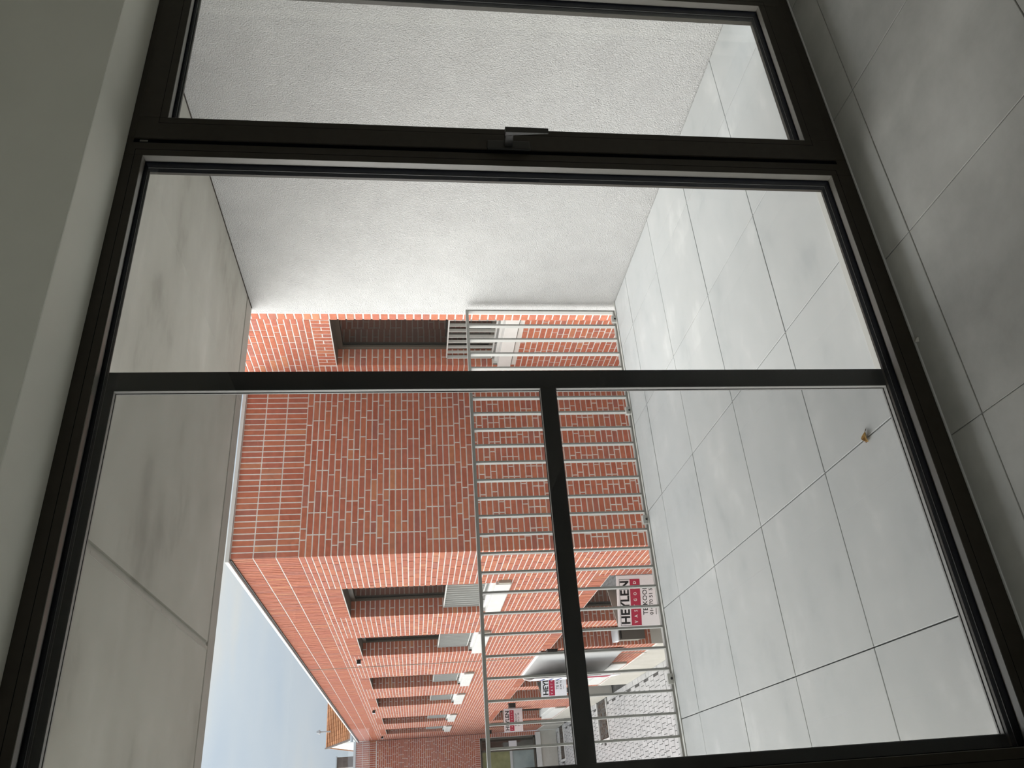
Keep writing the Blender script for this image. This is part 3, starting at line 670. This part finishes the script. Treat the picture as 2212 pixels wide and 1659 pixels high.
# ------------------------------------------------------------------ sale boards: two wings meeting in a point
def sale_board(apex, r1, r2, ht, label, first=False):
    apex, r1, r2 = Vector(apex), Vector(r1), Vector(r2)
    root = empty('sale_sign', (apex.x, apex.y, apex.z - ht), label=label, category='sign', group='boards with agent lettering on the brick front')
    up_ = Vector((0, 0, 1)); ax = (r1 - apex); W = ax.length; ux = ax.normalized(); nn = ux.cross(up_)
    if nn.dot(-apex) < 0: nn = -nn
    for tip, nm in ((r1, 'front_panel'), (r2, 'rear_panel')):
        d = (tip - apex).normalized(); k = d.cross(up_)
        if (nm == 'front_panel' and k.dot(nn) > 0) or (nm == 'rear_panel' and k.y < 0): k = -k
        P4 = [apex, tip, tip - up_ * ht, apex - up_ * ht]
        MB().slab(P4, k, .008).build(nm, 'board' if nm == 'front_panel' else 'board_back', root)
    M = Matrix((ux, up_, nn)).transposed().to_4x4()
    def at(fx, fy, dz=.0): return Matrix.Translation(apex + ux * (fx * W) - up_ * (fy * ht) + nn * dz) @ M
    def rect(nm, x0, x1, y0, y1, m, dz):
        q = [apex + ux * (fx * W) - up_ * (fy * ht) + nn * dz for fx, fy in ((x0, y0), (x1, y0), (x1, y1), (x0, y1))]
        MB().slab(q, nn, .0008).build(nm, m, root)
    fb = MB()
    for x0, x1, y0, y1 in ((.03, .93, .060, .068), (.03, .038, .06, .31), (.922, .93, .06, .31)):
        q = [apex + ux * (fx * W) - up_ * (fy * ht) + nn * .0006 for fx, fy in ((x0, y0), (x1, y0), (x1, y1), (x0, y1))]; fb.slab(q, nn, .0008)
    fb.build('border', 'ink', root)
    rect('red_band', .03, .93, .305, .535, 'red', .0006)
    text('lettering', 'HEYLEN', at(.065, .275, .0012), 'ink', root, .83 * W, .028, height=.20 * ht)
    text('lettering', 'V   A   S   T   G   O   E   D', at(.075, .452, .002), 'white', root, .81 * W, .020, height=.076 * ht)
    text('lettering', 'TE KOOP', at(.225, .690, .0012), 'ink', root, .56 * W, .006, height=.108 * ht)
    text('lettering', '014 70 51 58', at(.225, .815, .0012), 'ink', root, .57 * W, .004, height=.080 * ht)
    text('lettering', 'www.', at(.225, .892, .0012), 'ink', root, .125 * W, .002, height=.022 * ht)
    return root
sale_board((1.711, 8.75, -.810), (2.243, 8.565, -.810), (2.235, 9.06, -.810), .505, 'largest white sale board with black and red lettering, close above the balustrade foot')
sale_board((1.894, 16.0, -1.004), (2.43, 15.85, -1.004), (2.24, 16.45, -1.004), .50, 'middle sale board, half hidden behind the bowed banner and the dark screen rail')
sale_board((1.711, 20.80, -.760), (2.243, 20.85, -.775), (2.24, 21.15, -.770), .465, 'smallest sale board, farthest along the front beside a square black wall lamp')

# ------------------------------------------------------------------ grey hanging sheet and bowed banner
sh = empty('hanging_sheet', (XF, 14.3, -2.1), label='flat pale grey sheet hung on the brick front between two sale boards', category='sheet')
MB().slab([(XF - .012, 13.10, -.575), (XF - .012, 15.64, -.600), (XF - .012, 15.64, -2.17), (XF - .012, 13.10, -2.00)], (-1, 0, 0), .012).build('cloth', 'fabric', sh)
MB().box((XF - .03, 13.08, -.60), (XF, 15.66, -.570)).build('top_bar', 'board', sh)
bn = empty('bowed_banner', (2.0, 14.6, -2.1), label='white bowed banner with a red square mark, standing off the front past the grey sheet', category='banner')
crv = [(2.243, 15.76), (2.19, 15.56), (2.13, 15.33), (2.07, 15.0), (2.01, 14.65), (1.965, 14.2), (1.945, 13.95)]
mb = MB(); T_, B_ = -.60, -2.10
for (x0, y0), (x1, y1) in zip(crv, crv[1:]):
    d = Vector((x1 - x0, y1 - y0, 0)).normalized(); k = Vector((d.y, -d.x, 0)); k = k if k.x < 0 else -k
    mb.slab([(x0, y0, T_), (x1, y1, T_), (x1, y1, B_), (x0, y0, B_)], k, -.012)
mb.build('panel', 'board', bn)
def on_banner(s, z):                                    # point on the outer face, s along the curve from its wall end
    i = min(int(s * (len(crv) - 1)), len(crv) - 2); f = s * (len(crv) - 1) - i
    return Vector((crv[i][0] + (crv[i + 1][0] - crv[i][0]) * f - .004, crv[i][1] + (crv[i + 1][1] - crv[i][1]) * f, z))
def patch(nm, s0, s1, z0, z1, m, k=4, lift=0.0):
    mb = MB()
    for i in range(k):
        a, b = s0 + (s1 - s0) * i / k, s0 + (s1 - s0) * (i + 1) / k; L = Vector((-lift, 0, 0))
        mb.slab([on_banner(a, z0) + L, on_banner(b, z0) + L, on_banner(b, z1) + L, on_banner(a, z1) + L], (-1, 0, 0), .002)
    mb.build(nm, m, bn)
patch('red_square', .25, .95, -1.95, -1.35, 'red')
patch('mark', .38, .46, -1.85, -1.45, 'white', 2, .003); patch('mark', .70, .78, -1.85, -1.45, 'white', 2, .003); patch('mark', .46, .70, -1.70, -1.60, 'white', 2, .003)
for z in (-.80, -.95, -1.1): patch('blue_line', .15, .9, z, z + .04, 'blue')

# ------------------------------------------------------------------ mailboxes in the porches
def mailbox(yw, x0, label):
    r = empty('mailbox', (x0 + .09, yw - .1, -2.29), label=label, category='mailbox', group='porch mailboxes')
    yf = yw - .14
    mb = MB(); mb.hexa([(x0, yf, -2.29), (x0 + .20, yf, -2.29), (x0 + .20, yw - .016, -2.29), (x0, yw - .016, -2.20), (x0, yf, -1.85), (x0 + .20, yf, -1.85), (x0 + .20, yw - .016, -1.85), (x0, yw - .016, -1.85)]); mb.build('body', 'mailbox', r, .003)
    MB().box((x0 - .003, yf + .01, -2.20), (x0, yw - .016, -1.86)).build('side_panel', 'mailbox_side', r)
    mb = MB(); mb.hexa([(x0 - .02, yf - .02, -1.85), (x0 + .20, yf - .02, -1.85), (x0 + .20, yw - .012, -1.85), (x0 - .02, yw - .012, -1.85), (x0 - .02, yf - .02, -1.83), (x0 + .20, yf - .02, -1.83), (x0 + .20, yw - .012, -1.76), (x0 - .02, yw - .012, -1.76)]); mb.build('lid', 'board', r, .003)
    MB().box((x0 + .02, yf - .004, -1.90), (x0 + .18, yf, -1.875)).build('letter_slot', 'lamp', r)
    MB().tube((x0 - .006, yw - .07, -1.98), (x0 - .002, yw - .07, -1.98), .010, 10).build('lock', 'brass', r)
mailbox(GD[0][1], XF + .06, 'taupe mailbox with white lid in the nearest porch, beside the largest sale board')
mailbox(GD[1][1], XF + .06, 'taupe mailbox in the middle porch below the middle sale board')
mailbox(GD[2][1], XF + .06, 'taupe mailbox in the farthest porch right of the smallest sale board')

# ------------------------------------------------------------------ lamps and sensors on the brick front
def wall_lamp(y, z, s, label, dx=.10):
    r = empty('wall_lamp', (XF - dx / 2, y, z), label=label, category='lamp', group='black box wall lamps')
    MB().box((XF - dx, y - s / 2, z), (XF - .012, y + s / 2, z + .16)).build('housing', 'lamp', r, .003)
    MB().box((XF - .012, y - s / 2 - .01, z - .01), (XF, y + s / 2 + .01, z + .17)).build('wall_plate', 'lamp', r)
wall_lamp(13.00, -.85, .10, 'black box wall lamp beside the nearest porch, above the mailbox', .07)
wall_lamp(19.85, -.95, .16, 'square black wall lamp on the brick between middle and smallest sale boards')
wall_lamp(26.4, -.95, .16, 'farthest square black wall lamp beside the far corner of the court')
def sensor(y, z, label):
    r = empty('wall_sensor', (XF - .03, y, z), label=label, category='sensor', group='small white sensors under the eaves')
    MB().box((XF - .07, y - .03, z), (XF - .004, y + .05, z + .06)).build('housing', 'board', r, .004)
    MB().box((XF - .06, y - .045, z + .005), (XF - .006, y - .03, z + .065)).build('lens', 'lamp', r)
sensor(13.05, 2.28, 'small white sensor high on the brick between second and third upstairs windows')
sensor(19.6, 2.33, 'small white sensor high on the brick between fourth and fifth upstairs windows')
sensor(26.1, 2.36, 'small white sensor high on the brick past the last upstairs window')

# ------------------------------------------------------------------ litter
lf = empty('dry_leaf', (0.988, 2.164, 0.0), label='curled ochre dry leaf lying on a terrace tile joint', category='leaf')
mb = MB(); pts = []
for i in range(7):
    t = i / 6; wdt = .013 * math.sin(math.pi * (t * .92 + .04))
    for j in range(-2, 3):
        a = j / 2; pts.append((0.972 + t * .034, 2.164 + a * wdt + .003 * math.sin(5 * t), .003 + .011 * a * a * math.sin(math.pi * t) + .004 * t))
mb.v = pts; mb.f = [(i * 5 + j, i * 5 + j + 1, i * 5 + j + 6, i * 5 + j + 5) for i in range(6) for j in range(4)]
lo = mb.build('blade', 'leaf', lf); md = lo.modifiers.new('thick', 'SOLIDIFY'); md.thickness = .0012
MB().tube((1.005, 2.164, .006), (1.016, 2.160, .002), .0012, 6).build('stalk', 'leafdark', lf)
MB().hexa([(0.975, 2.172, 0.001), (1.0, 2.176, 0.001), (1.0, 2.183, .001), (0.975, 2.181, .001), (0.978, 2.172, .010), (.998, 2.174, .012), (.998, 2.178, .009), (.978, 2.177, .007)]).build('folded_edge', 'leafdark', lf)
pc = MB(); pc.hexa([(1.121, 1.790, 0.0005), (1.135, 1.786, 0.0005), (1.138, 1.797, 0.0005), (1.124, 1.801, 0.0005), (1.122, 1.792, .012), (1.134, 1.787, .006), (1.137, 1.797, .004), (1.125, 1.800, .010)])
tag(pc.build('plaster_crumb', 'paper', None, .001), label='tiny white crumb on the indoor tiles against the window frame', category='crumb')
